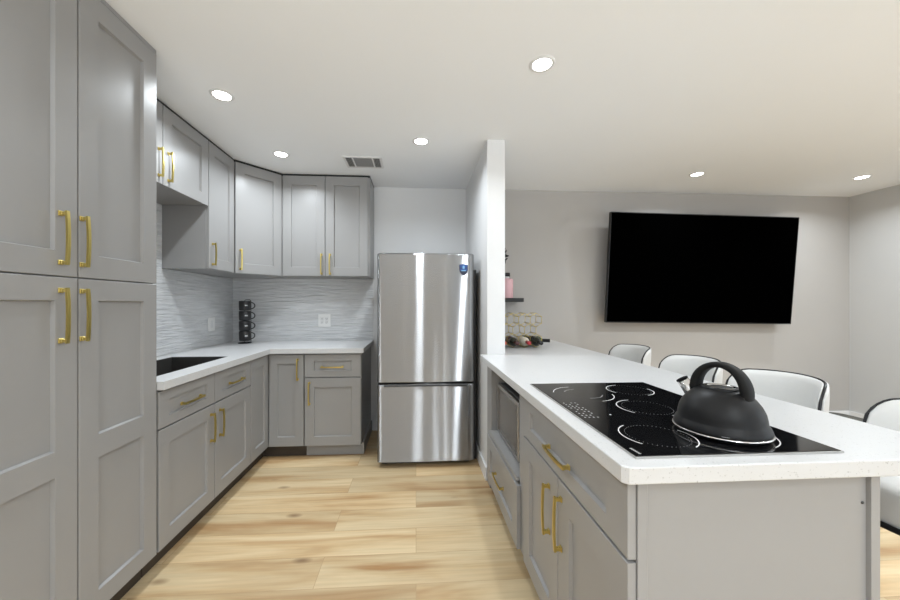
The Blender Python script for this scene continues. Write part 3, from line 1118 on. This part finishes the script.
# ------------------------------------------------------------------ bar stools
def make_stool(x, y, label):
    t = thing('bar_stool', (x, y, 0), label, 'bar stool', 'white bar stools along the island')
    SZ = .665
    # pedestal
    b = B(); b.lathe([(0, 0), (.205, 0), (.208, .006), (.19, .016), (.05, .03), (.034, .05), (.034, .05), (0, .05)], x, y, 40); b.build('base', M['blackmetal'], t)
    b = B(); b.lathe([(0, .048), (.030, .048), (.030, .36), (.024, .365), (.022, SZ - .055), (0, SZ - .055)], x, y, 24); b.build('column', M['blackmetal'], t)
    b = B()
    b.tube([(x - .17 + .17 * (1 - math.cos(R(a))) * .25, y + .17 * math.sin(R(a)), .30) for a in range(-70, 71, 10)], .011, 10)
    b.tube([(x - .03, y - .02, .30), (x - .16, y - .10, .30)], .009, 8)
    b.tube([(x - .03, y + .02, .30), (x - .16, y + .10, .30)], .009, 8)
    b.build('footrest', M['blackmetal'], t)
    b = B(); b.lathe([(0, SZ - .056), (.09, SZ - .056), (.10, SZ - .04), (.10, SZ - .028), (0, SZ - .028)], x, y, 24); b.build('swivel_plate', M['blackmetal'], t)

    def outline(k, n, ax, ay):
        a = 2 * PI * k / n
        sq = lambda v: math.copysign(abs(v) ** .72, v)
        return x + ax * sq(math.cos(a)), y + ay * sq(math.sin(a))
    n = 48
    b = B()
    t_ = bmesh.new()
    prf = [(.965, -.03), (.99, -.02), (1.0, .0), (1.0, .045), (.975, .066), (.92, .078), (.7, .083), (.35, .085)]
    rings = [[t_.verts.new((outline(k, n, .205 * s_, .215 * s_)[0], outline(k, n, .205 * s_, .215 * s_)[1], SZ + dz)) for k in range(n)] for s_, dz in prf]
    for A, Bq in zip(rings, rings[1:]):
        for k in range(n):
            f = t_.faces.new((A[k], A[(k + 1) % n], Bq[(k + 1) % n], Bq[k]))
            f.smooth = True
    t_.faces.new(rings[0][::-1])
    f = t_.faces.new(rings[-1])
    f.smooth = True
    bmesh.ops.recalc_face_normals(t_, faces=t_.faces)
    b.add(t_)
    b.build('seat', M['leather'], t)
    b = B(); b.tube([(outline(k, n, .207, .217)[0], outline(k, n, .207, .217)[1], SZ - .026) for k in range(n)], .009, 8, True); b.build('seat_rim', M['blackmetal'], t)
    # wrapped backrest
    nb, nz_ = 30, 10
    z0 = SZ + .02

    def top(s_):
        return .950 - .016 * s_ * s_ - .12 * (1 - math.sqrt(max(0, 1 - (max(0, abs(s_) - .66) / .34) ** 2)))

    def pt(s_, f_, off):
        a = R(74) * s_
        lean = .03 * f_
        rx, ry = .205 + off + lean, .222 + off
        return Vector((x + rx * (math.cos(a) if abs(a) < PI / 2 else math.cos(a)), y + ry * math.sin(a), z0 + (top(s_) - z0) * f_))
    t_ = bmesh.new()

    def skin(off0, puff):
        g = []
        for i in range(nb + 1):
            s_ = -1 + 2 * i / nb
            g.append([t_.verts.new(pt(s_, j / nz_, off0 + puff * (1 - (2 * j / nz_ - 1) ** 4) * (1 - s_ ** 6))) for j in range(nz_ + 1)])
        return g
    gi = skin(-.006, -.020)
    go = skin(.012, .006)
    for g in (gi, go):
        for i in range(nb):
            for j in range(nz_):
                f = t_.faces.new((g[i][j], g[i + 1][j], g[i + 1][j + 1], g[i][j + 1]))
                f.smooth = True
    for i in range(nb):
        for j in (0, nz_):
            t_.faces.new((gi[i][j], gi[i + 1][j], go[i + 1][j], go[i][j]))
    for i in (0, nb):
        for j in range(nz_):
            t_.faces.new((gi[i][j], gi[i][j + 1], go[i][j + 1], go[i][j]))
    bmesh.ops.recalc_face_normals(t_, faces=t_.faces)
    b = B(); b.add(t_)
    bk = b.build('backrest', M['leather'], t)
    pts = [pt(-1, j / 8, .003) for j in range(0, 8)] + [pt(-1 + 2 * i / 40, 1, .003) for i in range(41)] + [pt(1, j / 8, .003) for j in range(7, -1, -1)]
    b = B(); b.tube(pts, .0052, 8); b.build('piping', M['blackmetal'], bk)
    for s_ in (-.985, .985):
        b = B(); b.tube([pt(s_, .05, .022), pt(s_, .5, .026), pt(s_, .93, .022)], .007, 10); b.build('back_rod', M['chrome'], t)
    return t


SXC = 1.56
st = make_stool(SXC, 2.65, 'white bar stool with black-piped back standing nearest the far wall')
copy_thing(st, (SXC, 2.04, 0), 'white bar stool second from the far wall, left of the kettle handle')
copy_thing(st, (SXC, 1.53, 0), 'white bar stool directly behind the kettle, its wide back right of the handle')
copy_thing(st, (SXC, .96, 0), 'white bar stool nearest the camera, its seat seen below the countertop at the right edge')

# ------------------------------------------------------------------ television
t = thing('television', (2.952, YB, 1.637), 'large black wall-mounted television tilted down on the dining wall', 'television')
TW, TH = 2.02, 1.115
mt = Matrix.Translation((2.952, 3.415, 1.637)) @ Matrix.Rotation(R(.72), 4, 'Y') @ Matrix.Rotation(math.atan2(.07, 1.107), 4, 'X')


def tv(name, mat, *boxes, par=t, bev=.003):
    q = B()
    for bx_ in boxes:
        q.box(*bx_, bev)
    b = B(); b.add(q.bm, 0, mt)
    return b.build(name, mat, par, recalc=True)


tv('casing', M['black'], (-TW / 2, TW / 2, 0.002, .035, -TH / 2, TH / 2))
tv('screen', M['screen'], (-TW / 2 + .008, TW / 2 - .008, -.0008, .0019, -TH / 2 + .010, TH / 2 - .008), bev=.0005)
fr = .007
tv('bezel', M['blackmetal'], (-TW / 2, TW / 2, -.003, .0018, TH / 2 - fr, TH / 2), (-TW / 2, TW / 2, -.003, .0018, -TH / 2, -TH / 2 + fr + .002),
   (-TW / 2, -TW / 2 + fr, -.003, .0018, -TH / 2 + .0095, TH / 2 - .0075), (TW / 2 - fr, TW / 2, -.003, .0018, -TH / 2 + .0095, TH / 2 - .0075), bev=.0005)
b = B()
b.box(2.952 - .30, 2.952 + .30, YB - .012, YB - .001, 1.45, 1.80)
b.box(2.952 - .22, 2.952 - .16, 3.445, YB - .012, 1.47, 1.78)
b.box(2.952 + .16, 2.952 + .22, 3.445, YB - .012, 1.47, 1.78)
b.build('wall_mount', M['black'], t)

# ------------------------------------------------------------------ shelf by the partition
SHZ = 1.302
b = B(); b.box(.647, 1.055, 3.36, YB - .001, SHZ, SHZ + .038, .002)
tag(b.build('floating_shelf', M['black'], None, origin=(.85, YB, SHZ)), 'black floating shelf on the dining wall beside the partition', 'shelf')
sz = SHZ + .0385
t = thing('pink_bottle', (.905, 3.42, sz), 'pink bottle with a black cap standing on the black floating shelf', 'bottle')
b = B(); b.lathe([(0, sz), (.055, sz), (.058, sz + .004), (.058, sz + .178), (.052, sz + .190), (.020, sz + .196), (0, sz + .196)], .905, 3.42, 32); b.build('bottle_body', M['pink'], t)
b = B(); b.lathe([(0, sz + .196), (.020, sz + .196), (.020, sz + .214), (0, sz + .214)], .905, 3.42, 24); b.build('neck', M['plastic'], t)
b = B(); b.lathe([(0, sz + .214), (.027, sz + .214), (.027, sz + .248), (.024, sz + .251), (0, sz + .251)], .905, 3.42, 24); b.build('cap', M['black'], t)
t = thing('twig_vase', (.79, 3.47, sz), 'dark dried twig in a black vase on the shelf, mostly hidden behind the partition', 'vase')
b = B(); b.lathe([(0, sz), (.035, sz), (.045, sz + .05), (.040, sz + .13), (.018, sz + .17), (.020, sz + .19), (.016, sz + .19), (.014, sz + .17), (0, sz + .16)], .79, 3.47, 28); b.build('vase', M['black'], t)
b = B()
stem = [(.79, 3.47, sz + .16), (.80, 3.46, sz + .26), (.835, 3.45, sz + .34), (.872, 3.44, sz + .42), (.890, 3.44, sz + .50)]
b.tube(stem, .004, 6)
for (px, pz, ln, an) in ((.868, .40, .055, 35), (.878, .44, .05, 60), (.874, .35, .05, 80), (.880, .47, .05, 100), (.885, .41, .045, 20), (.858, .30, .06, 62), (.876, .37, .05, 40), (.872, .33, .05, 65), (.884, .40, .05, 75)):
    d = Vector((math.cos(R(an)), -.25, math.sin(R(an)))).normalized()
    p0 = Vector((px, 3.44, sz + pz))
    b.tube([p0, p0 + d * ln * .35, p0 + d * ln * .7, p0 + d * ln], [.002, .010, .008, .001], 6)
b.build('twig', M['twig'], t)

# ------------------------------------------------------------------ wine rack and bottles
WY0, WY1 = 2.88, 3.02
HS = .057    # hexagon radius
rows, ncol = 3, 4
wx0 = .662
zr0 = CT1 + .004
HXW = HS * math.sqrt(3)
t = thing('wine_rack', (.86, 2.95, CT1), 'gold wire honeycomb wine rack on the far end of the island countertop', 'wine rack')
b = B()
wr = .0024
done = set()
hexes = []
for r_ in range(rows):
    for c_ in range(ncol - (1 if r_ % 2 else 0)):
        cx = wx0 + HXW * (c_ + .5 + (.5 if r_ % 2 else 0))
        cz = zr0 + HS + r_ * HS * 1.5
        hexes.append((r_, c_, cx, cz))
for y in (WY0, WY1):
    b = B()
    done = set()
    for (_, _, cx, cz) in hexes:
        vs = [(cx + HS * math.sin(PI / 3 * k), cz + HS * math.cos(PI / 3 * k)) for k in range(6)]
        for k in range(6):
            a_, c2 = vs[k], vs[(k + 1) % 6]
            key = tuple(sorted(((round(a_[0], 3), round(a_[1], 3)), (round(c2[0], 3), round(c2[1], 3)))))
            if key in done:
                continue
            done.add(key)
            b.tube([(a_[0], y, a_[1]), (c2[0], y, c2[1])], wr, 6)
    b.build('honeycomb_frame', M['gold'], t)
b = B()
done = set()
for (_, _, cx, cz) in hexes:
    for k in range(6):
        p = (round(cx + HS * math.sin(PI / 3 * k), 3), round(cz + HS * math.cos(PI / 3 * k), 3))
        if p in done:
            continue
        done.add(p)
        b.tube([(p[0], WY0, p[1]), (p[0], WY1, p[1])], wr, 6)
b.build('cross_wires', M['gold'], t)

BL = .30


def make_bottle(glass, capsule, lab, label, x, z, y=3.05, rz=0.0, seated='wine bottles in the rack'):
    """bottle lying on its side, neck towards the camera"""
    t = thing('wine_bottle', (x, y, z), label, 'wine bottle', seated)
    mt_ = Matrix.Translation((x, y, z)) @ Matrix.Rotation(-PI / 2, 4, 'X')
    rb = .0365
    b = B(); b.lathe([(0, .004), (.03, 0), (rb, .006), (rb, .185), (.034, .200), (.022, .222), (.0145, .236), (.0138, .296), (0, .296)], 0, 0, 28, mt_ @ Matrix.Translation((0, 0, .30)) @ Matrix.Rotation(PI, 4, 'X')); b.build('glass', glass, t)
    b = B(); b.lathe([(.0142, .234), (.0152, .236), (.0152, .286), (.0165, .287), (.0165, .296), (.0145, .2985), (0, .2985)], 0, 0, 20, mt_ @ Matrix.Translation((0, 0, .30)) @ Matrix.Rotation(PI, 4, 'X')); b.build('capsule', capsule, t)
    b = B(); b.lathe([(rb + .0004, .05), (rb + .0006, .051), (rb + .0006, .15), (rb + .0004, .151)], 0, 0, 28, mt_ @ Matrix.Translation((0, 0, .30)) @ Matrix.Rotation(PI, 4, 'X')); b.build('paper_label', lab, t)
    t.rotation_euler = (0, 0, rz)
    return t


bz = zr0 + HS - .0095
cols = [(wx0 + HXW * (c_ + .5)) for c_ in range(ncol)]
make_bottle(M['bottle_dark'], M['orange'], M['cream'], 'wine bottle with orange-red neck, leftmost in the gold rack beside the partition', cols[0], bz, 2.76)
make_bottle(M['bottle_dark'], M['maroon'], M['maroon'], 'dark wine bottle with maroon neck, second from the partition in the gold rack', cols[1], bz, 2.74)
make_bottle(M['bottle_pale'], M['red'], M['cream'], 'pale wine bottle with bright red neck, third from the partition in the gold rack', cols[2], bz, 2.75)
make_bottle(M['bottle_dark'], M['black'], M['black'], 'dark wine bottle with black neck, rightmost in the gold rack', cols[3], bz, 2.75)
make_bottle(M['bottle_green'], M['black'], M['bottle_green'], 'slim green bottle lying loose on the countertop right of the gold rack', 1.20, CT1 + .0375, 3.06, R(60), None)

# ------------------------------------------------------------------ floor cushion in the far corner
b = B()
t_ = bmesh.new()
n = 40
prf = [(.86, 0), (.97, .02), (1, .06), (.99, .10), (.93, .135), (.78, .15), (.4, .158)]
def sqr(v):
    return math.copysign(abs(v) ** .5, v)
rings = [[t_.verts.new((4.08 + .42 * s_ * sqr(math.cos(2 * PI * k / n)), 3.18 + .30 * s_ * sqr(math.sin(2 * PI * k / n)), z)) for k in range(n)] for s_, z in prf]
for A, Bq in zip(rings, rings[1:]):
    for k in range(n):
        f = t_.faces.new((A[k], A[(k + 1) % n], Bq[(k + 1) % n], Bq[k]))
        f.smooth = True
t_.faces.new(rings[0][::-1])
t_.faces.new(rings[-1])
bmesh.ops.recalc_face_normals(t_, faces=t_.faces)
b.add(t_)
tag(b.build('floor_cushion', M['cushion'], None, origin=(4.08, 3.18, 0)), 'low dark grey cushion on the floor of the far right corner of the room', 'cushion')

# ------------------------------------------------------------------ ceiling: vent and downlights
vx0, vx1, vy0, vy1 = -.59, -.28, 2.84, 3.065
t = thing('ceiling_vent', ((vx0 + vx1) / 2, (vy0 + vy1) / 2, ZC), 'white rectangular ceiling vent with dark slats near the wall cabinets', 'vent')
b = B()
fz0, fz1 = ZC - .008, ZC - .0005
bw = .018
b.box(vx0, vx1, vy0, vy0 + bw, fz0, fz1)
b.box(vx0, vx1, vy1 - bw, vy1, fz0, fz1)
b.box(vx0, vx0 + bw, vy0 + bw, vy1 - bw, fz0, fz1)
b.box(vx1 - bw, vx1, vy0 + bw, vy1 - bw, fz0, fz1)
d1, d2 = vx0 + .075, vx1 - .075
b.box(d1 - .006, d1 + .006, vy0 + bw, vy1 - bw, fz0, fz1)
b.box(d2 - .006, d2 + .006, vy0 + bw, vy1 - bw, fz0, fz1)
b.build('frame', M['trim'], t)
b = B(); b.box(vx0 + bw, vx1 - bw, vy0 + bw, vy1 - bw, ZC - .002, ZC - .0005); b.build('duct_opening', M['ventdark'], t)
b = B()
k = vy0 + bw + .008
while k < vy1 - bw - .006:
    b.box(d1 + .006, d2 - .006, k, k + .003, ZC - .008, ZC - .0022)
    k += .011
for (x0, x1) in ((vx0 + bw, d1 - .006), (d2 + .006, vx1 - bw)):
    x = x0 + .006
    while x < x1 - .004:
        b.box(x, x + .005, vy0 + bw, vy1 - bw, ZC - .008, ZC - .0022)
        x += .012
b.build('slats', simple('vent_slat', (.30, .30, .30), .6), t)

dl_labels = [
    'ceiling downlight over the left counter, nearest the tall pantry',
    'small ceiling downlight between the corner wall cabinets and the vent',
    'ceiling downlight in front of the fridge, just right of the vent',
    'largest, brightest ceiling downlight, above the island near the partition',
    'ceiling downlight above the television',
    'ceiling downlight near the far right corner of the dining room',
    'ceiling downlight just past the right edge of the picture, over the stools']
for i, (lx, ly) in enumerate(SEEN_LAMPS):
    if i == 0:
        dl = thing('ceiling_downlight', (lx, ly, ZC), dl_labels[0], 'ceiling light', 'recessed ceiling downlights')
        b = B(); b.lathe([(.044, ZC - .0005), (.048, ZC - .006), (.060, ZC - .004), (.063, ZC - .0005)], lx, ly, 36); b.build('trim_ring', M['trim'], dl)
        b = B(); b.lathe([(0, ZC - .0035), (.040, ZC - .0035), (.0445, ZC - .0045), (.0445, ZC - .0008)], lx, ly, 36); b.build('lens', M['lens'], dl)
    else:
        copy_thing(dl, (lx, ly, ZC), dl_labels[i])
    area('downlight_light', (lx, ly, ZC - .012), (0, 0, 0), .08, .08, LAMP_W * (2.2 if i == 6 else 1), LAMP_COL, 'DISK', math.radians(150))

for o in bpy.data.objects:
    if '_o' in o.keys():
        del o['_o']
